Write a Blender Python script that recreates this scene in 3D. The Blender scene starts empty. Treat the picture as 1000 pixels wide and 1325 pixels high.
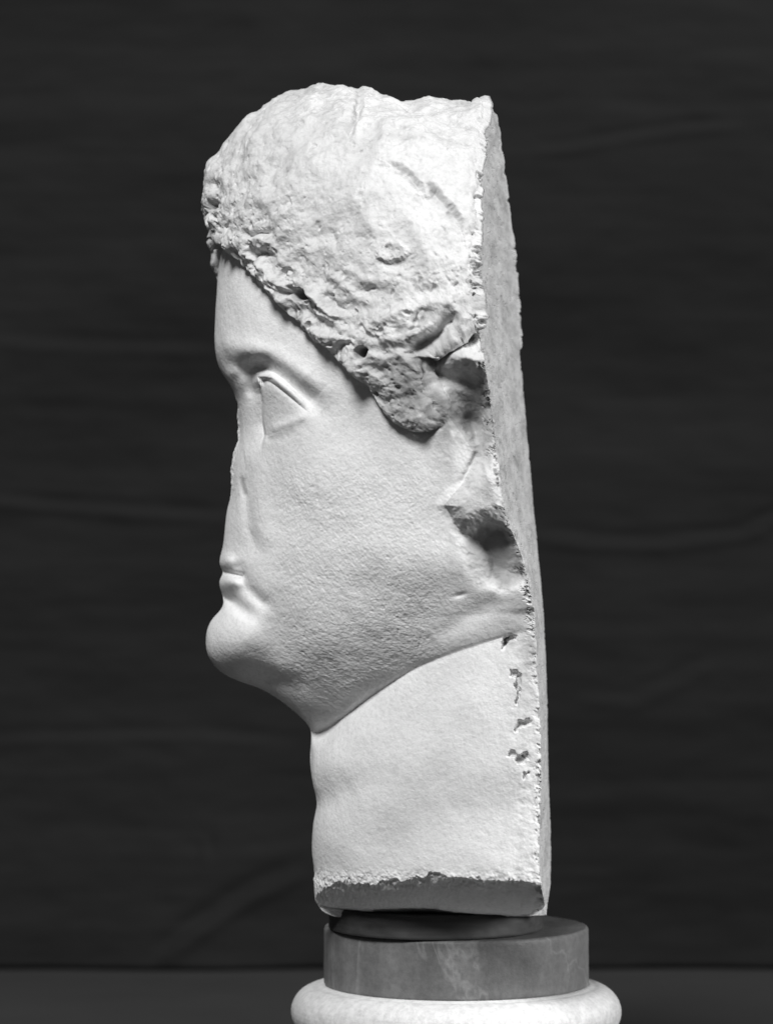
import bpy, bmesh, math, random
import numpy as np
C = bpy.context.scene.collection
sc = bpy.context.scene
R = math.radians
S = 1/2400.0            # one work unit (about 0.4 mm) in metres
F = 4700.0              # camera distance in work units

# ------------------------------------------------------------------ camera
cam_d = bpy.data.cameras.new('camera'); cam = bpy.data.objects.new('camera', cam_d); C.objects.link(cam)
cam.location = (0, -F*S, 0); cam.rotation_euler = (R(90), 0, 0)
cam_d.sensor_fit = 'VERTICAL'; cam_d.sensor_height = 24
cam_d.lens = 24*F/1325.0
cam_d.clip_start = 0.05; cam_d.clip_end = 60
cam_d.dof.use_dof = True; cam_d.dof.focus_distance = (F-150)*S; cam_d.dof.aperture_fstop = 5.6
sc.camera = cam
# ------------------------------------------------------------------ world and lamps (a studio corner: no sky)
w = bpy.data.worlds.new('World'); sc.world = w; w.use_nodes = True
w.node_tree.nodes['Background'].inputs[0].default_value = (0.5, 0.5, 0.5, 1)
w.node_tree.nodes['Background'].inputs[1].default_value = 0.10
def area(name, loc, target, size, power):
    d = bpy.data.lights.new(name, 'AREA'); d.shape = 'DISK'; d.size = size; d.energy = power
    o = bpy.data.objects.new(name, d); C.objects.link(o); o.location = loc
    from mathutils import Vector
    o.rotation_euler = (Vector(target)-Vector(loc)).to_track_quat('-Z', 'Y').to_euler()
    return o
area('key_light', (-1.15, -3.35, 3.5), (0.0, 0, 0.0), 1.4, 300)
area('side_light', (2.4, -0.95, 0.55), (0.05, 0, 0.0), 0.9, 58)
sc.view_settings.view_transform = 'Standard'; sc.view_settings.look = 'None'
sc.view_settings.exposure = 0; sc.view_settings.gamma = 1

# ------------------------------------------------------------------ small helpers
def tag(o, label, cat, kind=None):
    o['label'] = label
    if cat: o['category'] = cat
    if kind: o['kind'] = kind
def empty(name, loc, label, cat):
    o = bpy.data.objects.new(name, None); C.objects.link(o); o.location = loc; o.empty_display_size = 0.05
    tag(o, label, cat); return o
def node_mat(name):
    m = bpy.data.materials.new(name); m.use_nodes = True
    nt = m.node_tree; return m, nt, nt.nodes['Principled BSDF']
def add_noise(nt, scale, detail=6, rough=0.6, vec=None, stretch=None):
    n = nt.nodes.new('ShaderNodeTexNoise'); n.inputs['Scale'].default_value = scale
    n.inputs['Detail'].default_value = detail; n.inputs['Roughness'].default_value = rough
    tc = nt.nodes.new('ShaderNodeTexCoord'); src = tc.outputs['Object']
    if stretch:
        mp = nt.nodes.new('ShaderNodeMapping'); mp.inputs['Scale'].default_value = stretch
        nt.links.new(src, mp.inputs['Vector']); src = mp.outputs['Vector']
    nt.links.new(src, n.inputs['Vector']); return n
def ramp(nt, src, stops):
    r = nt.nodes.new('ShaderNodeValToRGB'); e = r.color_ramp.elements
    e[0].position, e[1].position = stops[0][0], stops[-1][0]
    e[0].color = (stops[0][1],)*3+(1,); e[1].color = (stops[-1][1],)*3+(1,)
    for p, v in stops[1:-1]:
        x = e.new(p); x.color = (v,)*3+(1,)
    nt.links.new(src, r.inputs[0]); return r
def mix_mul(nt, a, b, fac=1.0):
    m = nt.nodes.new('ShaderNodeMix'); m.data_type = 'RGBA'; m.blend_type = 'MULTIPLY'
    m.inputs[0].default_value = fac
    nt.links.new(a, m.inputs[6]); nt.links.new(b, m.inputs[7]); return m.outputs[2]
def bump(nt, bsdf, hs):          # hs: list of (height socket, distance)
    prev = None
    for h, d, st in hs:
        b = nt.nodes.new('ShaderNodeBump'); b.inputs['Distance'].default_value = d; b.inputs['Strength'].default_value = st
        nt.links.new(h, b.inputs['Height'])
        if prev: nt.links.new(prev, b.inputs['Normal'])
        prev = b.outputs['Normal']
    nt.links.new(prev, bsdf.inputs['Normal'])

def marble(name, base=0.80, rough_bump=1.0, dirt=0.5, st=None):
    m, nt, b = node_mat(name)
    n1 = add_noise(nt, 9, 8, 0.65); r1 = ramp(nt, n1.outputs['Fac'], [(0.3, 0.88*base), (0.5, 0.97*base), (0.7, base)])
    n2 = add_noise(nt, 70, 6, 0.7, stretch=st); r2 = ramp(nt, n2.outputs['Fac'], [(0.28, 1-0.42*dirt), (0.45, 1-0.06*dirt), (0.6, 1.0)])
    col = mix_mul(nt, r1.outputs[0], r2.outputs[0])
    n3 = add_noise(nt, 420, 4, 0.7, stretch=st); r3 = ramp(nt, n3.outputs['Fac'], [(0.3, 0.84), (0.5, 0.97), (0.7, 1.0)])
    col = mix_mul(nt, col, r3.outputs[0])
    at = nt.nodes.new('ShaderNodeAttribute'); at.attribute_name = 'grime_shade'  # dirt, plus shade painted into the colour around the ear
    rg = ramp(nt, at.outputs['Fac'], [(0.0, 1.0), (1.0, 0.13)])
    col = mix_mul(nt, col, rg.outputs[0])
    nt.links.new(col, b.inputs['Base Color'])
    b.inputs['Roughness'].default_value = 0.62
    b.inputs['Specular IOR Level'].default_value = 0.3
    n4 = add_noise(nt, 700, 3, 0.6, stretch=st); n5 = add_noise(nt, 230, 4, 0.6, stretch=st)
    bump(nt, b, [(n5.outputs['Fac'], 0.0011*rough_bump, 0.6), (n4.outputs['Fac'], 0.0004*rough_bump, 0.6)])
    return m
M_skin = marble('weathered_marble', 0.82, 0.8, 0.12)
M_hair = marble('rough_marble', 0.67, 1.1, 0.7)
M_back = marble('sawn_marble', 0.70, 2.2, 0.9, (1, .25, 1))

# ------------------------------------------------------------------ numpy noise
_rng = np.random.RandomState(7)
_perm = _rng.permutation(256); _perm = np.concatenate([_perm, _perm])
_grad = _rng.normal(size=(256, 3)); _grad /= np.linalg.norm(_grad, axis=1)[:, None]
_grad = _grad.astype(np.float32)
def perlin(x, y, z):
    xi, yi, zi = np.floor(x).astype(np.int32), np.floor(y).astype(np.int32), np.floor(z).astype(np.int32)
    xf, yf, zf = (x-xi).astype(np.float32), (y-yi).astype(np.float32), (z-zi).astype(np.float32)
    u, v, ww = [t*t*t*(t*(t*6-15)+10) for t in (xf, yf, zf)]
    out = 0
    for dx in (0, 1):
        for dy in (0, 1):
            for dz in (0, 1):
                h = _perm[(_perm[(_perm[(xi+dx) & 255]+((yi+dy) & 255))]+((zi+dz) & 255))]
                g = _grad[h]
                d = g[..., 0]*(xf-dx)+g[..., 1]*(yf-dy)+g[..., 2]*(zf-dz)
                out = out + d*(u if dx else 1-u)*(v if dy else 1-v)*(ww if dz else 1-ww)
    return out*1.6
def fbm(P, size, octaves=4, gain=0.5, lac=2.03, off=0.0, ridged=False):
    a, f, out, tot = 1.0, 1.0/size, 0, 0
    for k in range(octaves):
        n = perlin(P[..., 0]*f+off+17*k, P[..., 1]*f+off*1.7+5*k, P[..., 2]*f+off*.3-9*k)
        if ridged: n = 1-2*np.abs(n)
        out = out+a*n; tot += a; a *= gain; f *= lac
    return out/tot
def sm(a, b, x):
    t = np.clip((x-a)/(b-a), 0, 1); return t*t*(3-2*t)
def gs(x, y, cx, cy, rx, ry, rot=0):
    c, s_ = math.cos(R(rot)), math.sin(R(rot))
    dx, dy = x-cx, y-cy
    a = (dx*c+dy*s_)/rx; b = (-dx*s_+dy*c)/ry
    return np.exp(-(a*a+b*b))
def pl_dist(x, y, pts, want_side=False):
    best = np.full(x.shape, 1e9); side = np.zeros(x.shape); tt = np.zeros(x.shape); n = len(pts)-1
    for i in range(n):
        (ax, ay), (bx, by) = pts[i][:2], pts[i+1][:2]
        dx, dy = bx-ax, by-ay; L = dx*dx+dy*dy
        t = np.clip(((x-ax)*dx+(y-ay)*dy)/L, 0, 1)
        d = np.hypot(x-ax-t*dx, y-ay-t*dy)
        cr = dx*(y-ay)-dy*(x-ax)
        m = d < best
        best = np.where(m, d, best); side = np.where(m, np.sign(cr), side); tt = np.where(m, (i+t)/n, tt)
    return (best, side, tt) if want_side else best
def poly_sd(x, y, pts):            # positive inside
    d = pl_dist(x, y, pts+[pts[0]])
    ins = np.zeros(x.shape, bool); n = len(pts)
    for i in range(n):
        (ax, ay), (bx, by) = pts[i], pts[(i+1) % n]
        if ay == by: continue
        c = ((ay > y) != (by > y)) & (x < (bx-ax)*(y-ay)/(by-ay)+ax)
        ins ^= c
    return np.where(ins, d, -d)
def line(x, y, pts, width, taper=True):
    d, s_, t = pl_dist(x, y, pts, True)
    g = np.exp(-(d/width)**2)
    if taper: g = g*np.clip(np.minimum(t, 1-t)*5+0.25, 0, 1)
    return g
def nspline(xs, ys):               # natural cubic spline, vector valued
    xs = np.asarray(xs, float); ys = np.asarray(ys, float)
    if ys.ndim == 1: ys = ys[:, None]
    n = len(xs); h = np.diff(xs); A = np.zeros((n, n)); B = np.zeros((n, ys.shape[1])); A[0, 0] = A[-1, -1] = 1
    for i in range(1, n-1):
        A[i, i-1], A[i, i], A[i, i+1] = h[i-1], 2*(h[i-1]+h[i]), h[i]
        B[i] = 6*((ys[i+1]-ys[i])/h[i]-(ys[i]-ys[i-1])/h[i-1])
    M = np.linalg.solve(A, B)
    def f(x):
        x = np.asarray(x, float); i = np.clip(np.searchsorted(xs, x)-1, 0, n-2)
        a = (xs[i+1]-x)[:, None]; b = (x-xs[i])[:, None]; hh = h[i][:, None]
        return (M[i]*a**3+M[i+1]*b**3)/(6*hh)+(ys[i]/hh-M[i]*hh/6)*a+(ys[i+1]/hh-M[i+1]*hh/6)*b
    return f

# ------------------------------------------------------------------ the head: frame and sections
ALPHA = R(8.0); CA, SA = math.cos(ALPHA), math.sin(ALPHA)
def solve_u(px, s_):
    a = (px-500)/F
    return (a*F-a*s_*CA+s_*SA)/(CA+a*SA)
def world(px, py, s_):
    """point on the head: sideways position s_ from the head's own middle plane, seen at (px, py) on the plate"""
    u = solve_u(px, s_)
    X = u*CA-s_*SA; Y = -u*SA-s_*CA; Z = -(py-662.5)/F*(F+Y)
    return X, Y, Z
# middle outline of the head (px, py, in the hair?)
OUT = [(628,127,1),(600,124,1),(555,122,1),(510,122,1),(475,116,1),(430,106,1),(385,110,1),(345,130,1),(310,158,1),(296,180,1),
       (278,205,1),(266,231,1),(265,254,1),(266,278,.95),(275,298,.7),(286,318,.15),(284,340,0),(281,365,0),(279,400,0),(278,440,0),(281,462,0),(287,480,0),
       (298,497,0),(305,512,0),(308,535,0),(308,565,0),(303,588,0),(300,610,0),(299,635,0),(294,662,0),(291,685,0),(287,712,0),
       (285,732,0),(288,741,0),(285,750,0),(286,764,0),(289,775,0),(288,785,0),(278,798,0),(269,815,0),(267,835,0),(272,853,0),
       (283,867,0),(303,879,0),(332,890,0),(360,905,0),(385,925,0),(401,945,0),(402,965,0),(402,995,0),(406,1020,0),(410,1040,0),
       (406,1060,0),(404,1080,0),(404,1105,0),(407,1130,0),(407,1148,0),(408,1165,0),(418,1179,0),(450,1187,0)]
# coarse rows: outline py-key index -> E(px,py), sE, p, bend1, bend2 (py), ds1, ds2
ROWS = [  # outline index, Epx, Epy, sE, p, b1, b2, d1, d2
 (0, 630,134,  10, 2.0, 0, 0, 0, 0),
 (1, 626,150,  48, 2.0, 2, 0, 0, 0),
 (3, 618,185, 100, 2.1, 8, 0, 6, 6),
 (5, 613,235, 150, 2.2, 10, -5, 8, 8),
 (7, 612,295, 188, 2.2, 4, -10, 6, 8),
 (9, 613,350, 212, 2.2, 0, -12, 0, 6),
 (11,618,400, 222, 2.2, 5, -12, 0, 4),
 (13,625,450, 226, 2.2, 0, -8, 0, 2),
 (16,632,500, 226, 2.2, 0, -8, 0, 0),
 (18,637,540, 224, 2.2, 0, 0, 0, 0),
 (20,642,580, 221, 2.25, 0, 0, 0, 0),
 (22,647,610, 219, 2.2, 0, 0, 0, 0),
 (24,651,638, 218, 2.1, 4, 0, 0, 2),
 (27,660,680, 214, 2.0, 0, 0, 4, 4),
 (30,677,725, 207, 2.0, -4, 0, 8, 6),
 (33,685,756, 202, 2.0, -6, 0, 6, 6),
 (37,690,780, 197, 2.0, -8, -4, 0, 4),
 (40,692,790, 190, 2.0, -6, -6, -8, 2),
 (43,693,799, 186, 2.0, -12, -18, -8, -2),
 (45,693,818, 184, 2.1, -12, -14, -6, -1),
 (47, 695,850, 180, 2.35, -12, -32, -30, -2),
 (48, 696,876, 178, 2.35, -8, -20, -20, 0),
 (49, 698,905, 176, 2.1, -4, -6, -10, 0),
 (51,700,975, 171, 2.05, 0, 0, 0, 0),
 (54,699,1060,166, 2.0, 0, 0, 0, 0),
 (55, 698,1112,167, 1.95, 0, 0, 0, 0),
 (56, 700,1140,165, 1.95, 0, -2, 0, 0),
 (57, 703,1158,162, 1.95, 0, 2, 0, 0),
 (58, 704,1176,158, 1.95, -3, 0, 0, 0),
 (59, 660,1184, 90, 2.0, 0, 0, 0, 0)]
FARX = [(128,637),(230,652),(260,656),(340,666),(450,673),(520,679),(650,690),(800,703),(890,707),(1000,709),(1100,713),(1150,711),(1200,706)]

HAIRP = [(200,150),(200,300),(284,304),(291,314),(298,323),(312,335),(328,352),(345,373),(362,393),(380,409),(400,427),(413,444),(430,455),
         (447,471),(463,487),(478,500),(492,517),(503,538),(519,552),(536,559),(552,558),(568,551),(580,536),(583,516),(574,500),(563,484),(560,466),
         (572,455),(592,442),(615,430),(640,425),(760,430),(760,60),(200,60)]
EARP = [(580,536),(583,516),(574,500),(563,484),(560,466),(572,455),(592,442),(615,430),(660,425),(700,560),(690,668),(655,682),(630,673),(612,684),
        (597,683),(573,655),(585,640),(596,628),(608,605),(612,585),(600,565),(585,545)]

def skin_shape(x, y, wx, wy):
    """sideways relief of the carved face, neck and ear, near side; y down, in work units"""
    d = np.zeros(x.shape)
    # forehead / temple planes
    d += -7*gs(x, y, 440, 520, 60, 45, 45)
    d += 7*gs(x, y, 330, 425, 30, 45, 0)
    # brow ridge and the hollow below it
    d += 9*line(x, y, [(280,452),(300,448),(325,452),(352,464),(385,484),(415,508)], 15)
    d += -20*gs(x, y, 324, 480, 24, 15, 8)
    d += -12*line(x, y, [(322,470),(346,472),(363,482),(381,496),(398,512),(416,532)], 13)
    d += -9*gs(x, y, 338, 474, 14, 8, 20)
    # side of the nose: drops away in front of the eyeball
    n = poly_sd(x, y, [(296,476),(330,480),(339,503),(342,520),(343,545),(345,563),(336,590),(322,610),(305,600)])
    d += -24*sm(-.5, 3, n)*np.exp(-np.clip(343-x, 0, 99)/20)*sm(486, 510, y)*sm(590, 545, y)
    d += 8*gs(x, y, 301, 482, 9, 9)
    # eyeball and lids
    eb = poly_sd(x, y, [(336,489),(352,490),(368,503),(384,517),(402,533),(385,548),(362,558),(345,565),(343,545),(341,520)])
    d += -9*np.exp(-np.clip(x-342, 0, 99)/7.)*sm(-2, 1, eb)*sm(572, 556, y)
    d += -1.2*line(x, y, [(348,569),(366,567),(386,559)], 6)
    d += 3.0*line(x, y, [(350,556),(362,552),(380,545),(398,537)], 6)
    d += .9*fbm(np.stack([x, y, 0*x], -1), 6, 3)*gs(x, y, 355, 520, 12, 22)
    d += 7*gs(x, y, 380, 548, 46, 50, 0)
    e = poly_sd(x, y, [(335,489),(345,488),(362,499),(376,512),(392,526),(404,534),(385,546),(362,556),(349,563),(344,562),(342,545),(340,520),(336,505)])
    ld, side, tt = pl_dist(x, y, [(335,502),(333.5,494),(337,487),(344,484.5),(352,488),(362,495),(375,506),(390,519.5),(405,531.5)], True)
    lw = 7.4-2.6*tt
    d += (9-3.5*tt)*np.clip(1-(ld/lw)**2, 0, 1)**.8*sm(0, .25, tt+.08)*sm(1.02, .8, tt)
    d += -1.0*np.exp(-((ld-lw*1.0)/3.0)**2)*(side > 0)*sm(1.0, .75, tt)*sm(0, .2, tt)
    d += -3*gs(x, y, 347, 567, 5, 5)
    d += -20*gs(x, y, 326, 497, 11, 20, 0)
    # cheek, nose wing, fold to the mouth
    d += 14*gs(x, y, 400, 610, 62, 55, 30)
    d += 4*gs(x, y, 308, 650, 12, 26, 0)
    fd, fs, ft = pl_dist(x, y, [(318,610),(320,650),(322,682),(332,706),(345,725)], True)
    d += -5.5*np.exp(-(fd/8)**2)*sm(1.0, .6, ft)*sm(0, .15, ft)
    d += 2.5*np.exp(-((fd-16)/12)**2)*(fs < 0)*sm(1, .6, ft)
    d += -6*gs(x, y, 318, 706, 16, 20, 0)
    # lips
    d += 9*gs(x, y, 296, 727, 12, 9, 10)
    d += -12*line(x, y, [(270,738),(287,739),(300,742),(313,745)], 3.2, False)
    d += -6.5*line(x, y, [(303,722),(309,736),(314,748),(322,762),(338,778),(350,786)], 8)
    d += 11*gs(x, y, 300, 754, 14, 8, 8)
    d += 3*gs(x, y, 340, 750, 20, 26, -30)
    d += -25*gs(x, y, 297, 776, 14, 8, 38)
    d += -8*gs(x, y, 314, 790, 16, 9, 30)
    # chin and jaw
    d += 16*gs(x, y, 305, 828, 38, 34, 0)
    d += -8*gs(x, y, 358, 812, 22, 34, 0)
    d += 8*gs(x, y, 430, 800, 70, 55, -15)
    d += -10*gs(x, y, 345, 878, 40, 12, 14)
    d += 7*gs(x, y, 545, 745, 60, 50, -20)
    # crease below the jaw, second fold behind it
    d += -.5*line(x, y, [(402,950),(422,942),(440,930),(480,901),(507,883),(538,864),(576,849),(615,836),(652,824)], 5)
    d += 0*line(x, y, [(470,930),(520,900),(580,875),(650,858)], 22)
    d += -3*line(x, y, [(560,822),(590,808),(620,790),(650,775)], 12)
    d += -2.5*gs(x, y, 595, 770, 8, 3, -15)
    # neck: soft muscle, throat folds
    d += 5*line(x, y, [(650,870),(560,960),(470,1060),(440,1130)], 40)
    d += -3*line(x, y, [(395,1044),(425,1036),(460,1015)], 16)
    d += 6*gs(x, y, 425, 985, 16, 26)
    # ear
    d += ear_shape(x+.5*(wx-x), y+.5*(wy-y))
    # plaster strip at the neck edge: a joint and chips along it
    wob = 4*np.sin(y/23.)+3*np.sin(y/9.3+1)
    strip = sm(0, 5, x-(664+wob*.6))*sm(770, 800, y)
    d += -.5*strip
    d += -.35*np.exp(-((x-664-wob*.6)/2.2)**2)*sm(800, 830, y)
    for cx, cy, rx, ry, dep, rt in [(657,827,9,5,9,-30),(652,832,3,7,7,20),(666,872,6,4,7,20),(670,886,4,9,9,0),(669,902,2.5,8,6,15),(676,936,6,4,8,0),(668,942,3,5,6,0),
                                (662,975,5,5,6,0),(672,985,7,5,8,0),(680,978,6,3,7,-20),(677,1003,3,4,5,0),(654,828,4,3,5,0)]:
        d += -dep*sm(.25, .6, gs(wx, wy, cx, cy, rx*1.25, ry*1.25, rt))
    # broken lower edge: the underside is knocked back
    ye = np.interp(x, [405,420,440,480,520,560,640,690,712], [1163,1150,1140,1144,1138,1132,1137,1141,1150])+1.3*(wy-y)
    below = np.clip(y-ye, 0, None); b0 = np.clip(y-ye+1.3*(wy-y)-2, 0, None)
    d += -.62*b0-.022*b0**2-6*(1-np.exp(-below/2.5))
    return d

def ear_shape(x, y):
    d = np.zeros(x.shape)
    d += 15*gs(x, y, 582, 512, 20, 46, 0)
    d += -8*gs(x, y, 612, 520, 30, 50, 0)
    # upper rim stub, bright lump
    d += 24*gs(x, y, 606, 464, 26, 12, 12)
    d += -16*line(x, y, [(552,462),(575,450),(600,440),(616,434)], 6.5)
    # shell of the ear: deep, shaded
    k = poly_sd(x, y, [(562,482),(580,479),(605,482),(625,492),(634,510),(637,530),(630,555),(614,568),(604,560),(592,545),(582,525),(572,500)])
    d += -24*sm(-10, 16, k)
    d += -14*gs(x, y, 606, 545, 18, 14)
    d += 9*gs(x, y, 606, 506, 24, 14, 10)
    d += -12*gs(x, y, 636, 528, 8, 9)
    d += -11*line(x, y, [(549,478),(551,498),(558,514),(570,530)], 5)
    # notch above the lobe
    d += -10*gs(x, y, 622, 575, 16, 26)
    d += -5*line(x, y, [(618,585),(613,598),(604,614),(595,630)], 4.5)
    d += 6*gs(x, y, 584, 590, 20, 28)
    d += 8*gs(x, y, 636, 600, 9, 30, 5)
    # lobe
    l = poly_sd(x, y, [(573,655),(584,640),(598,630),(612,612),(628,602),(650,610),(660,660),(640,672),(620,676),(606,683),(596,683),(586,668)])
    d += 21*sm(-11, 19, l)
    # broken hollow behind and below the lobe
    h = poly_sd(x, y, [(576,656),(597,683),(612,680),(630,671),(652,678),(668,696),(678,718),(684,745),(676,758),(650,766),(628,757),(612,738),(602,712),(592,690)])
    soft = 10+22*sm(690, 740, y)+20*sm(648, 615, x)
    d += -30*sm(-.3, 1, h/soft)*sm(788, 745, y)
    return d

def hair_shape(x, y, Pw, hsd, wob):
    """outward relief of the battered hair mass"""
    calm = 3.6*(1-.8*gs(x, y, 575, 435, 48, 30))
    x = x+calm*wob[0]; y = y+calm*wob[1]
    low = np.exp(-np.clip(hsd, 0, None)/75)*(1-.2*gs(x, y, 535, 500, 40, 45))*(1-.8*gs(x, y, 588, 440, 36, 22))             # rough near the hairline, worn smooth above
    big = fbm(Pw, 75, 3, .5, off=3.1)
    med = fbm(Pw, 30, 3, .55, off=8.3)
    rid = fbm(Pw*np.array([1, 1, 1.0]), 34, 3, .5, off=1.7, ridged=True)
    sml = fbm(Pw, 9, 3, .6, off=5.5)
    lump = fbm(Pw, 46, 2, .5, off=71.)
    d = 7*big + (6+10*low)*lump + (3+8*low)*med + 6*low*(rid-.3) + (0.45+2.4*low)*sml
    holes = fbm(Pw, 17, 2, .5, off=21.)
    d += -13*low*sm(.25, .6, holes)
    holes2 = fbm(Pw, 8, 2, .5, off=31.)
    d += -3.2*(.12+low)*sm(.25, .6, holes2)
    d += -6*sm(.42, .62, fbm(Pw, 26, 4, .6, off=77.))*(1-low)
    # lock ridges sweeping back above the temple
    for pts, w_, a in [([(330,330),(355,345),(380,372),(402,392)], 5, 5), ([(398,378),(412,380),(425,392),(440,408),(462,412)], 4.5, 8),
                       ([(412,398),(428,410),(446,418)], 4, 7), ([(430,352),(452,366),(470,384),(492,392)], 6, 5),
                       ([(410,430),(432,434),(456,440),(475,450)], 5, 6), ([(455,345),(480,362),(510,372)], 7, 4),
                       ([(488,418),(520,404),(548,398),(575,392)], 9, 7), ([(500,440),(528,440),(550,432),(575,414)], 8, 7),
                       ([(545,458),(570,446),(600,428)], 5, 9)]:
        d += a*line(x, y, pts, w_)
    for pts, w_, a in [([(404,372),(410,388),(406,402),(420,412)], 4, 7), ([(430,378),(440,392),(456,402)], 4, 6),
                       ([(538,455),(556,440),(572,430),(594,406)], 7.5, 17), ([(498,412),(508,404),(516,400)], 5, 7),
                       ([(470,424),(490,436),(505,440)], 5, 7), ([(440,462),(452,450),(462,440)], 4, 5),
                       
                       ([(330,300),(338,306),(346,306)], 3, 5), ([(612,238),(608,262),(610,290),(606,330),(602,370)], 3, 4),
                       ([(410,201),(416,197)], 2, 3), ([(436,196),(444,195)], 1.6, 3), ([(420,150),(432,156)], 3, 3), ([(575,169),(582,170)], 2, 3)]:
        d += -a*line(x, y, pts, w_)
    d += -9*line(x, y, [(551,474),(550,490),(553,506),(561,520),(572,532)], 4.5)-5*gs(x, y, 578, 520, 10, 26)
    for pts, wl, wr, a in [([(502,222),(516,228),(530,236),(540,246),(546,258)], 15, 3.5, 8), ([(549,248),(560,258),(572,270),(584,287),(592,306)], 24, 3.5, 12)]:
        dd_, sd2, t2 = pl_dist(x, y, pts, True)
        d += -a*np.where(sd2 > 0, np.exp(-(dd_/wl)**2), np.exp(-(dd_/wr)**2))*np.clip(np.minimum(t2, 1-t2)*4+.1, 0, 1)
    # plateau step near the crown
    sd_, side, tt = pl_dist(x, y, [(446,112),(455,128),(462,150),(461,172),(455,198)], True)
    d += 6.5*np.where(side < 0, 1, 0)*np.exp(-(sd_/34)**2)*sm(0, 7, sd_)*sm(0, .35, tt)*sm(1, .8, tt)
    d += -5*line(x, y, [(460,148),(462,170),(456,192)], 4)
    d += -8*gs(x, y, 479, 187, 14, 6, -8)
    d += -3*gs(x, y, 530, 158, 18, 9, 10)
    # drilled holes, knobs, chips
    d += -30*sm(10, 4, np.hypot((x-398)/1.2, (y-382)))
    d += -14*gs(x, y, 385, 379, 9, 5, 10)
    d += -32*sm(8.5, 4, np.hypot((x-479), (y-456)))
    d += -14*gs(x, y, 294, 268, 4.5, 9, 20) -10*gs(x, y, 293, 243, 5, 5) - 6*gs(x, y, 300, 252, 5, 10, 15)
    kn = np.hypot((x-513)/18., (y-330)/12.)+.5*fbm(Pw, 13, 4, .6)
    d += 6*sm(1.1, .8, kn) - 5*gs(x, y, 510, 328, 9, 6) - 3*sm(.9,.5,kn)*sm(0,.4,sml)
    d += -3*gs(x, y, 516, 345, 17, 6)
    kn = np.hypot((x-352)/15., (y-313)/10.)+.2*fbm(Pw, 8, 2)
    d += 7*sm(1.1, .75, kn)-10*gs(x, y, 352, 303, 10, 4, -8)-6*gs(x, y, 350, 328, 16, 4, 10)
    # bulk of the lock in front of the ear
    d += 16*gs(x, y, 522, 428, 62, 32, -15)
    d += 4*gs(x, y, 505, 505, 10, 34, -35) - 4*gs(x, y, 540, 500, 16, 40)
    d += 8*gs(x, y, 460, 470, 40, 14, 42)
    return d

# ------------------------------------------------------------------ build the grid
NR, NN, NB, NF = 1330, 430, 120, 150
out = np.array(OUT, float)
seg = np.hypot(*np.diff(out[:, :2], axis=0).T); arc = np.concatenate([[0], np.cumsum(seg)])
# parameter along the head: follow the outline but never starve the back edge
fo = nspline(arc, out)
tt_ = np.linspace(0, arc[-1], 4000)
rk = np.array([arc[r[0]] for r in ROWS]); rv = np.array([r[1:] for r in ROWS], float)
fr = nspline(rk, rv)
o4 = fo(tt_); r4 = fr(tt_)
step = np.hypot(np.gradient(o4[:, 0]), np.gradient(o4[:, 1]))*.6 + np.hypot(np.gradient(r4[:, 0]), np.gradient(r4[:, 1]))*.6
cum = np.concatenate([[0], np.cumsum(step[1:])]); tr = np.interp(np.linspace(0, cum[-1], NR), cum, tt_)
o = fo(tr); rw = fr(tr)
# inset the outline below the hair, split into smooth and fine
T = np.gradient(o[:, :2], axis=0); T /= np.linalg.norm(T, axis=1)[:, None]
inw = np.stack([T[:, 1], -T[:, 0]], 1)*-1           # rotate so that it points into the head
cen = np.array([480., 600.]); 
flag = np.clip(o[:, 2], 0, 1)
inw = np.where((((cen-o[:, :2])*inw).sum(1) < 0)[:, None], -inw, inw)
Pd = o[:, :2] + inw*((19+6*sm(200, 140, o[:, 1]))*flag)[:, None]
ker = np.exp(-(np.arange(-80, 81)/26.)**2); ker /= ker.sum()
pad = np.concatenate([2*Pd[:1]-Pd[1:81][::-1], Pd, 2*Pd[-1:]-Pd[-81:-1][::-1]])
Ps = np.stack([np.convolve(pad[:, i], ker, 'valid') for i in (0, 1)], 1)
res = Pd-Ps
def half(phi):
    """phi columns -> px, py, s arrays (rows x columns)"""
    v = 1-np.cos(phi*math.pi/2)
    v = v[None, :]
    Epx, Epy, sE, p, b1, b2, d1, d2 = [c[:, None] for c in rw.T]
    sE = np.maximum(sE, 2)
    B1 = 6.75*v*(1-v)**2; B2 = 6.75*v*v*(1-v)
    s_ = sE*(1-(1-v)**p)**(1/p)+d1*B1+d2*B2
    s_[:, np.abs(phi) < 1e-9] = 0
    px = Ps[:, :1]*(1-v)+Epx*v; py = Ps[:, 1:2]*(1-v)+Epy*v+b1*B1+b2*B2
    wf = np.exp(-(s_/48)**2)
    return px+res[:, :1]*wf, py+res[:, 1:2]*wf, s_

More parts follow.
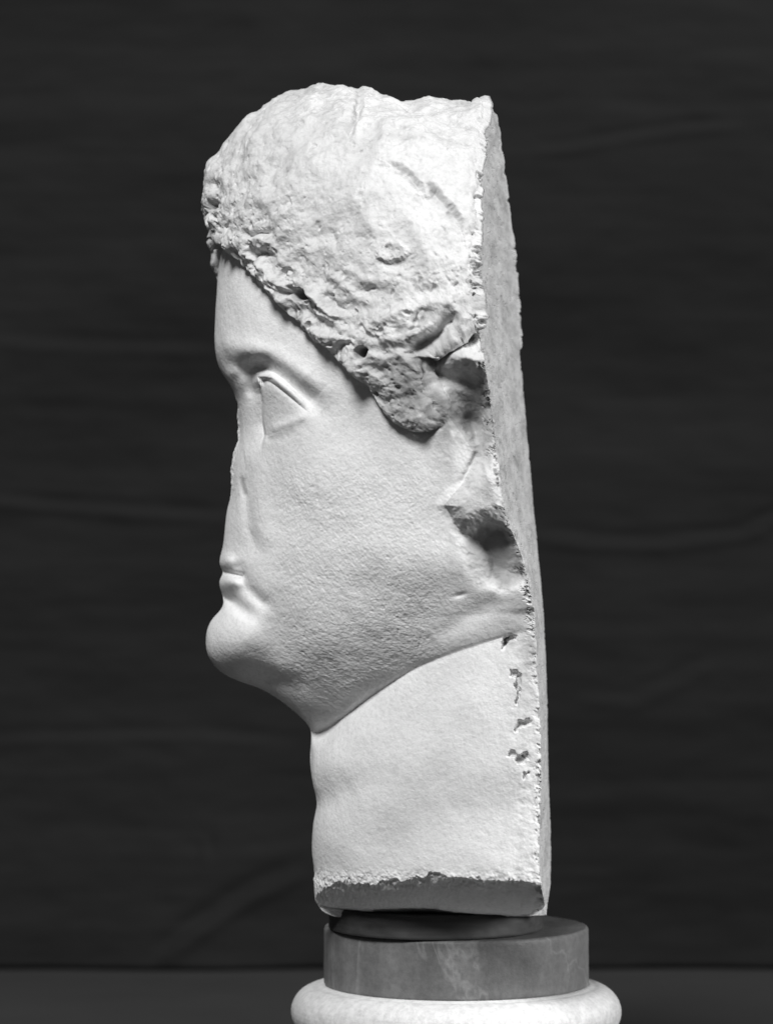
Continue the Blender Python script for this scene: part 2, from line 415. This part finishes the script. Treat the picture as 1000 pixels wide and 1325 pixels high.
def jaw_relief(x, y, s_):
    """jaw rolling under to the crease, then the full column of the neck"""
    prof = lambda v, p: (1-(1-np.clip(v, 0, 1))**p)**(1/p)
    xg = np.arange(240, 720.); kg = np.exp(-(np.arange(-24, 25)/9.)**2); kg /= kg.sum()
    yg = np.interp(xg, [268,283,303,332,360,385,403,422,440,480,507,538,576,615,648,700],
                       [850,868,880,892,907,929,951,945,932,901,883,864,849,836,825,812])
    yg[24:-24] = np.convolve(yg, kg, 'valid')
    yc = np.interp(x, xg, yg)
    sj = 200*prof((x-280)/410., 2.0)-5*sm(430, 640, x)
    sn = 174*prof((x-402)/298., 2.05)
    dl = 52*(1-.92*sm(430, 610, x))
    y0 = 700.
    t = np.clip((y-y0)/(yc-y0), 0, 1)
    zz = 174*prof((x-385)/313., 2.25)-dl; scr = .5*(zz+np.sqrt(zz*zz+300))*sm(392, 456, x)
    up = scr+(sj-scr)*(1-t**2.5)**.85
    dn = sn+(scr-sn)*np.exp(-np.clip(y-yc, 0, None)/24.)
    qw = 5+5*sm(560, 420, x)
    q = sm(-1, 1, (y-yc)/qw)
    tgt = up*(1-q)+dn*q
    w_ = sm(302, 412, x)*sm(696, 655, x)*sm(705, 815, y)*sm(1050, 975, y)
    return s_*(1-w_)+tgt*w_
def carve(phi, mirror):
    px, py, s_ = half(phi)
    # keep the section lines below the ear evenly spread, never crossing
    r0 = int(np.argmax(py[:, -1 if not mirror else 0] > 690)); i_ = np.arange(NR-r0)[:, None]*.12
    py[r0:] = np.maximum.accumulate(py[r0:]-i_, 0)+i_
    kk = np.exp(-(np.arange(-36, 37)/16.)**2); kk /= kk.sum()
    pp = np.concatenate([2*py[:1]-py[1:37][::-1], py, 2*py[-1:]-py[-37:-1][::-1]])
    cs = sum(kk[m_]*pp[m_:m_+NR] for m_ in range(73))
    wv = sm(.35, .6, phi)[None, :]*sm(r0-20, r0+60, np.arange(NR))[:, None]
    py = py*(1-wv)+cs*wv
    s_ = np.where(s_ < 1e-6, 0, jaw_relief(px, py, s_))
    Z0 = world(px, py, s_)
    Pw = np.stack(Z0, -1)
    frac = sm(0, 26, s_)
    Pq = Pw+mirror*(2*s_[..., None])*np.array([SA, CA, 0.])
    wob = (fbm(Pw, 15, 3, .6, off=90.), fbm(Pw, 15, 3, .6, off=95.))
    dd = skin_shape(px, py, px+9*wob[0], py+9*wob[1])
    noise2 = fbm(Pq, 13, 3, .55, off=2.2)
    hpy = py - (72*sm(0, 42, s_)*np.exp(-(s_/125)**2) if mirror else 0)
    hsd = poly_sd(px+0*px, hpy, HAIRP)+5*noise2*(1-.85*gs(px, py, 592, 445, 55, 28))
    top = sm(700, 600, py)
    soft = 1+12*gs(px, py, 584, 520, 20, 42)
    hm = sm(-1.0, 3.0, hsd/soft)
    s1 = np.maximum(s_+dd*frac*(1-.75*sm(0, 20, hsd)), 0)
    hs = hair_shape(px, py, Pq, np.clip(hsd, 0, None), wob)
    h = hm*(13+6*sm(0, 22, hsd)*1.0) + sm(0, 10, hsd/soft)*hs - 2.5*np.exp(-((hsd+2.5)/4)**2)*(hsd < 4)*sm(300, 330, py)
    push = (np.interp(py, [190,235,260,300,320,340,356,372], [0,18,27,21,22,15,5,0])+5*fbm(Pw, 14, 3, off=33.))*np.exp(-((s_-62)/50)**2)*sm(-6, 8, hsd)*sm(0, 45, s_) if mirror else 0
    h = h*sm(0, 14, rw[:, 2:3]+0*px)
    if mirror:
        calm_ = 1-(1-sm(14, 55, s_))*sm(284, 302, py)*sm(420, 380, py)
        h = h*calm_; push = push*(.4+.6*calm_)
    cols_fade = sm(1.0, .93 if mirror else .94, phi)[None, :]              # fall back to the sawn edge
    # weathered skin
    h = h + 4.5*fbm(Pw, 17, 4, .65, off=37.)*sm(36, 12, s_)*sm(492, 515, py)*sm(655, 630, py)
    cheek = sm(560, 640, py)*sm(930, 860, py)*sm(320, 390, px)*sm(600, 540, px)
    sk = 0.36*fbm(Pw, 5.0, 3, .6, off=4.)*(.35+1.1*cheek) + 1.6*fbm(Pw, 60, 2, off=6.) + 0.4*fbm(Pw, 3.2, 2, off=9.)*cheek + .9*fbm(Pw, 24, 3, off=10.)*cheek
    pit = fbm(Pw, 9, 2, off=12.); sk -= .45*sm(.3, .6, pit)*(.15+cheek)
    neckend = sm(1118, 1140, py+5*noise2)*(1-.6*sm(1142, 1154, py))
    sk += neckend*(3.5*fbm(Pw, 16, 4, .6, off=14.)+1.5*fbm(Pw, 5, 2, off=15.))
    edge = sm(640, 690, px)*sm(770, 820, py)
    sk += edge*2.2*fbm(Pw, 20, 3, .6, off=18.)
    h = h + 6*gs(px, py, 322, 151, 15, 6, -38) - 1.5*line(px, py, [(312,616),(314,629),(318,644)], 3.6)
    h = (h + (1-hm)*sk)*(.25+.75*cols_fade if mirror else .8+.2*cols_fade)
    X, Y, Z = world(px, py, s1)
    u0 = solve_u(px, s1)
    near_line = np.exp(-np.clip(hsd, 0, 500)/85.)
    grime_shade = np.clip(hm*(.45*sm(.1, .6, -fbm(Pw, 28, 3, off=40.))*near_line+.42*sm(.08, .5, fbm(Pw, 11, 4, .65, off=43.))*(near_line+.12)), 0, .7)
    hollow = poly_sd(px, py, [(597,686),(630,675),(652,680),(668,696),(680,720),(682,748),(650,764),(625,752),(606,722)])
    grime_shade = np.maximum(grime_shade, .62*sm(-8-14*sm(640, 610, px), 12, hollow+8*noise2))  # hollow below the lobe: part stain, part shade put into the colour
    grime_shade = np.maximum(grime_shade, .55*line(px, py, [(312,618),(314,629),(318,642)], 3.0))
    grime_shade = np.maximum(grime_shade, .86*gs(px, py, 596, 530, 54, 50)*sm(-1.0, .1, noise2))  # ear shell: staining and painted shade together
    grime_shade = np.maximum(grime_shade, .74*gs(px, py, 540, 500, 42, 50)*sm(-1.1, -.1, noise2)*sm(566, 552, py+3*noise2))  # lock before the ear: stain, deepened with painted shade
    grime_shade = np.maximum(grime_shade, .3*gs(px, py, 688, 845, 13, 62)*sm(-.6, .3, noise2))
    for cx, cy, r_ in [(658,827,8),(668,880,6),(669,898,4),(677,936,5),(672,982,9),(677,1003,4)]:
        grime_shade = np.maximum(grime_shade, .6*gs(px, py, cx, cy, r_, r_*1.2)*sm(-.3, .4, noise2))
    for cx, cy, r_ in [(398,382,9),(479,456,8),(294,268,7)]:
        grime_shade = np.maximum(grime_shade, .8*gs(px, py, cx, cy, r_, r_))
    grime_shade = np.maximum(grime_shade, .12*sm(1140, 1160, py+8*noise2))
    lidd = pl_dist(px, py, [(335,502),(333.5,494),(337,487),(344,484.5),(352,488),(362,495),(375,506),(390,519.5),(405,531.5)])
    part = np.zeros(px.shape, np.int8)
    earsd = poly_sd(px, py, EARP)
    part[earsd > 0] = 2
    part[lidd < 6.0] = 3
    part[hsd > 0.5] = 1
    part[(poly_sd(px, py, [(270,722),(298,719),(308,728),(316,745),(306,766),(270,768)]) > 0) & (s_ < 110)] = 4
    if mirror:
        # recompute by reflecting the sideways coordinate
        X = u0*CA+s1*SA-push*CA; Y = -u0*SA+s1*CA+push*SA
    return np.stack([X, Y, Z], -1), h, part, grime_shade, s1, px, py

phiN = np.linspace(0, 1, NN); phiF = np.linspace(1, 0, NF)[:-1]
VN, hN, pN, gN, sN, pxN, pyN = carve(phiN, 0)
VF, hF, pF, gF, sF, pxF, pyF = carve(phiF, 1)
# pull the far back edge to where the plate shows it
farpx = 500+F*VF[:, 0, 0]/(F+VF[:, 0, 1]); farpy = 662.5-F*VF[:, 0, 2]/(F+VF[:, 0, 1])
want = np.interp(farpy, [a for a, b in FARX], [b for a, b in FARX])
shift = (want-farpx)*sm(0, 60, rw[:, 2])
VF[:, :, 0] += shift[:, None]*(sm(0, 1, 1-(1-phiF)))[None, :]
# sawn back between the two edges
tb = np.linspace(0, 1, NB+2)[1:-1]
VB = VN[:, -1:, :]*(1-tb)[None, :, None]+VF[:, :1, :]*tb[None, :, None]
bulge = np.sin(tb*math.pi)[None, :]
hB = -bulge**.3*3.5*sm(.05, .45, fbm(VB*np.array([.28, .28, 1]), 10, 4, .7, off=57.)) + bulge**.5*(3.0*fbm(VB*np.array([.28, .28, .8]), 20, 4, .6, off=50.)+1.0*fbm(VB*np.array([.4, .4, 1]), 4, 2, off=51.))
gB = np.clip(.12+.7*fbm(VB*np.array([.25, .25, .8]), 20, 5, .7, off=53.), 0, .7)
pB = np.full(hB.shape, 5, np.int8)
V = np.concatenate([VN, VB, VF], 1); H = np.concatenate([hN, hB, hF], 1)
PT = np.concatenate([pN, pB, pF], 1); GR = np.concatenate([gN, gB, gF], 1)
NC = V.shape[1]
# worn, chipped arris of the sawn edge
colpos = np.arange(NC)
dE = np.minimum(np.abs(colpos-NN), np.abs(colpos-(NN+NB)))
cn = fbm(V, 26, 5, .7, off=60.)
H += -(np.exp(-(dE/3.)**2)[None, :])*(1+6*sm(.05, .4, cn)) + np.exp(-(dE/6.)**2)[None, :]*1.0*fbm(V, 6, 3, off=61.)
band = np.interp(rw[:, 1], [150, 260, 760, 830, 1100], [.2, 1, 1, .35, .5])[:, None]
cr = fbm(V, 17, 5, .75, off=64.)
ar = np.exp(-(np.abs(colpos-NN+2)/7.)**2)[None, :]*sm(.02, .25, cr)*band
H += -7*ar
GR = np.maximum(GR, .75*ar)
# stained, crumbled band just inside the sawn face
ins = ((colpos >= NN) & (colpos < NN+NB))*np.exp(-((colpos-NN)/28.)**2)
H += -5*ins[None, :]*sm(.0, .35, fbm(V*np.array([1, 1, .6]), 20, 5, .75, off=66.))*band
def normals(V):
    dc = np.roll(V, -1, 1)-np.roll(V, 1, 1)
    dr = np.gradient(V, axis=0)
    n = np.cross(dc, dr); L = np.linalg.norm(n, axis=2, keepdims=True); n = n/np.maximum(L, 1e-6)
    return n
Nn = normals(V)
# soften the direction field so displaced points never cross
for _ in range(6):
    Nn = (Nn+np.roll(Nn, 1, 1)+np.roll(Nn, -1, 1)); Nn[1:-1] = Nn[1:-1]+Nn[:-2]+Nn[2:]
    Nn /= np.linalg.norm(Nn, axis=2, keepdims=True)
if (Nn[NR//2, NN//2, 1]) > 0: Nn = -Nn
V = V+Nn*H[..., None]
ORIG = np.array([60., 0., -540.])                    # foot of the head
Vw = (V-ORIG)*S
idx = np.arange(NR*NC).reshape(NR, NC)
a = idx[:-1, :]; b = np.roll(idx, -1, 1)[:-1, :]; c_ = np.roll(idx, -1, 1)[1:, :]; d_ = idx[1:, :]
quads = np.stack([a, d_, c_, b], -1).reshape(-1, 4)
qpart = PT[:-1, :].reshape(-1)
# far side starts at column NN+NB
qcol = np.tile(np.arange(NC), NR-1)
# outward winding check
q0 = quads[(NR//2)*NC+NN//2]; vv = Vw.reshape(-1, 3)
nn = np.cross(vv[q0[1]]-vv[q0[0]], vv[q0[3]]-vv[q0[0]])
if nn[1] > 0: quads = quads[:, ::-1]
head = empty('marble_head', tuple(ORIG*S), 'white marble head in profile with lost nose and flat back, standing on the grey drum', 'sculpture')
FULLN = None
def mesh_part(name, mask, mat, parent, extra_faces=None):
    q = quads[mask]
    used, inv = np.unique(q, return_inverse=True)
    co = vv[used]; q = inv.reshape(q.shape)
    me = bpy.data.meshes.new(name)
    me.vertices.add(len(co)); me.vertices.foreach_set('co', co.astype(np.float32).ravel())
    me.loops.add(q.size); me.loops.foreach_set('vertex_index', q.astype(np.int32).ravel())
    me.polygons.add(len(q)); me.polygons.foreach_set('loop_start', (np.arange(len(q))*4).astype(np.int32))
    me.polygons.foreach_set('use_smooth', np.ones(len(q), bool))
    me.update(calc_edges=True)
    at = me.attributes.new('grime_shade', 'FLOAT', 'POINT'); at.data.foreach_set('value', GR.reshape(-1)[used].astype(np.float32))
    me.normals_split_custom_set_from_vertices(VNRM[used])
    me.materials.append(mat)
    ob = bpy.data.objects.new(name, me); C.objects.link(ob); ob.parent = parent
    return ob
# vertex normals of the whole surface, so that the parts meet without a seam
VNRM = normals(V)
if VNRM[NR//2, NN//2, 1] > 0: VNRM = -VNRM
VNRM = VNRM.reshape(-1, 3).astype(np.float32)
near = qcol < NN; far = qcol >= NN+NB
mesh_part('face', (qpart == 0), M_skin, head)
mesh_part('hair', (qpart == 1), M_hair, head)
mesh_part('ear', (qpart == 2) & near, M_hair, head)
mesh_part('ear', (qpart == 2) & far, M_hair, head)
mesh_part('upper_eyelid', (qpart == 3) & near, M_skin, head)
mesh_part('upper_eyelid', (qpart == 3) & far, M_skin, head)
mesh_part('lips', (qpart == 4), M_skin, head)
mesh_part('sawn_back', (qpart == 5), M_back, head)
# close the underside
bm = bmesh.new(); ring = [bm.verts.new(tuple(p)) for p in Vw[-1, ::6]]; bm.faces.new(ring)
me = bpy.data.meshes.new('underside'); bm.to_mesh(me); bm.free(); me.materials.append(M_back)
ob = bpy.data.objects.new('underside', me); C.objects.link(ob); ob.parent = head
bm = bmesh.new(); ring = [bm.verts.new(tuple(p)) for p in Vw[0, ::6]]; bm.faces.new(ring)
me = bpy.data.meshes.new('crown_top'); bm.to_mesh(me); bm.free(); me.materials.append(M_hair)
ob = bpy.data.objects.new('crown_top', me); C.objects.link(ob); ob.parent = head

# ------------------------------------------------------------------ turned stone pieces
def lathe(name, prof, mat, parent=None, loc=(0, 0, 0), seg=240, rough=0.0, size=20, off=0):
    pr = np.array(prof, float)
    # dense profile
    L = np.concatenate([[0], np.cumsum(np.hypot(*np.diff(pr, axis=0).T))]); n = int(L[-1]/3)+2
    t = np.unique(np.concatenate([np.linspace(0, L[-1], n), L]))
    r = np.interp(t, L, pr[:, 0]); z = np.interp(t, L, pr[:, 1])
    th = np.linspace(0, 2*math.pi, seg, endpoint=False)
    X = r[:, None]*np.cos(th); Y = r[:, None]*np.sin(th); Z = z[:, None]+0*X
    P = np.stack([X, Y, Z], -1)
    if rough:
        k = rough*fbm(P, size, 4, .55, off=off+70.)*np.clip(r/10, 0, 1)[:, None]
        P[..., 0] += k*np.cos(th); P[..., 1] += k*np.sin(th); P[..., 2] += .35*k
    me = bpy.data.meshes.new(name); co = (P*S).reshape(-1, 3)
    id_ = np.arange(len(t)*seg).reshape(len(t), seg)
    q = np.stack([id_[:-1], np.roll(id_, -1, 1)[:-1], np.roll(id_, -1, 1)[1:], id_[1:]], -1).reshape(-1, 4)
    me.from_pydata(co.tolist(), [], q.tolist()); me.validate(); me.update()
    me.polygons.foreach_set('use_smooth', np.ones(len(me.polygons), bool))
    me.set_sharp_from_angle(angle=R(50))
    me.materials.append(mat)
    o = bpy.data.objects.new(name, me); C.objects.link(o); o.location = loc
    if parent: o.parent = parent
    return o
def stone(name, lo, hi, vein, sc_=14, stretch=(1, 1, .35), rough=.5):
    m, nt, b = node_mat(name)
    n1 = add_noise(nt, sc_, 8, .65, stretch=stretch); r1 = ramp(nt, n1.outputs['Fac'], [(.3, lo), (.5, (lo+hi)/2), (.72, hi)])
    n2 = add_noise(nt, 5, 5, .6, stretch=(1.6, 1.6, 1.0)); n2.inputs['Distortion'].default_value = 1.2
    r2 = ramp(nt, n2.outputs['Fac'], [(.485, 0), (.5, vein), (.515, 0)])
    ad = nt.nodes.new('ShaderNodeMix'); ad.data_type = 'RGBA'; ad.blend_type = 'ADD'; ad.inputs[0].default_value = 1
    nt.links.new(r1.outputs[0], ad.inputs[6]); nt.links.new(r2.outputs[0], ad.inputs[7])
    n3 = add_noise(nt, 260, 4, .7); r3 = ramp(nt, n3.outputs['Fac'], [(.3, .75), (.6, 1)])
    nt.links.new(mix_mul(nt, ad.outputs[2], r3.outputs[0]), b.inputs['Base Color'])
    b.inputs['Roughness'].default_value = rough; b.inputs['Specular IOR Level'].default_value = .3
    bump(nt, b, [(n3.outputs['Fac'], .0006, .5)])
    return m
M_drum = stone('grey_veined_stone', .10, .24, .06, 22, (1, 1, .22))
M_base = stone('pale_stone', .62, .78, .04, 8)
DX, DY = 92., 108.
drum_top = -(1198-662.5)*1.0225
drum = lathe('stone_drum', [(0.5, 0), (171, 0), (173, -.8), (174.4, -3), (174.8, -6), (174.8, -70), (174.5, -74), (173, -76.5), (60, -76.5), (.5, -76.5)], M_drum,
             loc=(DX*S, DY*S, drum_top*S), rough=.9, size=30)
tag(drum, 'short grey veined stone drum between the marble head and the white rounded base', 'pedestal')
bt = drum_top-76.5
GZ = -845.
base = empty('pedestal_base', (DX*S, DY*S, GZ*S), 'pale rounded pedestal base with a bulging moulding, under the grey drum', 'pedestal')
H0 = bt-GZ
pts = [(0.5, H0), (177, H0), (183, H0-2)]
for k in range(0, 19):
    an = R(80-k*9.4); pts.append((184+34*math.cos(an), H0-36+34*math.sin(an)))
pts += [(180, H0-72), (180, H0-82)]
lathe('moulding', pts, M_base, base, rough=.8, size=40, off=3)
lathe('shaft', [(178, H0-82), (176, H0-92), (172, H0-110), (172, 42), (178, 34), (205, 30), (205, 0), (.5, 0)], M_base, base, rough=.8, size=40, off=6)

# added dark disc filling the gap, in place of the shadow between head and drum
def box_obj(name, sx, sy, sz, mat, loc, bev=2.0, rot=0):
    bm = bmesh.new(); bmesh.ops.create_cube(bm, size=1)
    for v in bm.verts: v.co = (v.co.x*sx*S, v.co.y*sy*S, (v.co.z+.5)*sz*S)
    bmesh.ops.bevel(bm, geom=bm.edges[:], offset=bev*S, segments=3, affect='EDGES', profile=.6)
    me = bpy.data.meshes.new(name); bm.to_mesh(me); bm.free(); me.materials.append(mat)
    o = bpy.data.objects.new(name, me); C.objects.link(o); o.location = loc; o.rotation_euler.z = rot
    return o
m, nt, b = node_mat('shade_dark')  # dark streaked tone standing in for the shadow under the head
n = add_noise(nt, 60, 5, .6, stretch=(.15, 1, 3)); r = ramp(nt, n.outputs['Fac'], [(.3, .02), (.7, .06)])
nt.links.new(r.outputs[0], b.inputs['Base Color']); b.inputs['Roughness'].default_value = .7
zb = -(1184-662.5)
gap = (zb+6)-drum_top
pk = lathe('shade_disc', [(.5, gap), (137, gap), (140, gap-1.5), (141, gap-4), (141, 3), (140, 1), (137, 0), (.5, 0)], m,
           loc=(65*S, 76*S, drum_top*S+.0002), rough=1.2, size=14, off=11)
tag(pk, 'thin dark disc added in place of the shadow between the marble head and the drum', 'shade filler')

# ------------------------------------------------------------------ backdrop cloth and ground
m, nt, b = node_mat('black_cloth')
n1 = add_noise(nt, 3.0, 5, .6, stretch=(.5, 1, 1.6)); r1 = ramp(nt, n1.outputs['Fac'], [(.3, .0085), (.7, .017)])
n2 = add_noise(nt, 40, 4, .6, stretch=(.06, 1, 2.0)); r2 = ramp(nt, n2.outputs['Fac'], [(.3, .86), (.7, 1.12)])
nt.links.new(mix_mul(nt, r1.outputs[0], r2.outputs[0]), b.inputs['Base Color'])
b.inputs['Roughness'].default_value = .95; b.inputs['Specular IOR Level'].default_value = .1
BY = 2000.
CW, CH0, CH1 = 3200., GZ+5, 1900.
nx, nz = 760, 360
xs = np.linspace(-CW, CW, nx); zs = np.linspace(CH0, CH1, nz)
Xc, Zc = np.meshgrid(xs, zs)
k = F/(F+BY); ppx = 500+Xc*k; ppy = 662.5-Zc*k
P3 = np.stack([Xc*.55, np.zeros_like(Xc), Zc*1.3], -1)
dy = 26*fbm(P3, 420, 3, .45, off=80.) + 5*fbm(P3, 60, 3, .5, off=83.)
def fold(pts, w_, a): 
    d, s2, t = pl_dist(ppx, ppy, pts, True)
    return 1.5*a*np.exp(-(d/w_)**2)*np.sign(s2+.01)*d/w_*np.clip(np.minimum(t, 1-t)*6+.1, 0, 1)
dy += fold([(-60,640),(90,655),(180,660),(320,668)], 9, 9)+fold([(690,690),(760,700),(860,702),(960,690),(1060,640)], 10, 10)
dy += fold([(690,192),(740,188),(810,176),(880,165),(960,160)], 8, 12)+fold([(200,1240),(260,1195),(330,1150),(400,1120)], 14, 14)
dy += fold([(-40,955),(120,952),(260,950),(400,962)], 9, 6)+fold([(740,900),(820,905),(870,880),(930,850)], 12, 7)
dy += fold([(-20,440),(120,446),(290,450)], 10, 6)+fold([(268,1080),(270,1110)], 6, 8)
dy += 10*np.sin(Xc/95.+1.3*np.sin(Zc/400.))*sm(GZ+420, GZ, Zc)
co = np.stack([Xc, BY-dy, Zc], -1).reshape(-1, 3)*S
id_ = np.arange(nx*nz).reshape(nz, nx)
q = np.stack([id_[:-1, :-1], id_[:-1, 1:], id_[1:, 1:], id_[1:, :-1]], -1).reshape(-1, 4)
me = bpy.data.meshes.new('backdrop_cloth'); me.from_pydata(co.tolist(), [], q.tolist()); me.update()
me.polygons.foreach_set('use_smooth', np.ones(len(me.polygons), bool)); me.materials.append(m)
o = bpy.data.objects.new('backdrop_cloth', me); C.objects.link(o)
so = o.modifiers.new('thickness', 'SOLIDIFY'); so.thickness = .0015
tag(o, 'dark creased cloth hanging as a backdrop behind the marble head', 'cloth')

m, nt, b = node_mat('dull_grey_ground')
n1 = add_noise(nt, 6, 6, .6); r1 = ramp(nt, n1.outputs['Fac'], [(.3, .010), (.7, .018)])
nt.links.new(r1.outputs[0], b.inputs['Base Color']); b.inputs['Roughness'].default_value = .9
n2 = add_noise(nt, 120, 4, .6); bump(nt, b, [(n2.outputs['Fac'], .001, .5)])
bm = bmesh.new(); bmesh.ops.create_grid(bm, x_segments=8, y_segments=8, size=4.0)
me = bpy.data.meshes.new('ground'); bm.to_mesh(me); bm.free(); me.materials.append(m)
o = bpy.data.objects.new('ground', me); C.objects.link(o); o.location = (0, 0, GZ*S-.0005)
tag(o, 'dull grey surface under the pedestal and the cloth', None, 'structure')
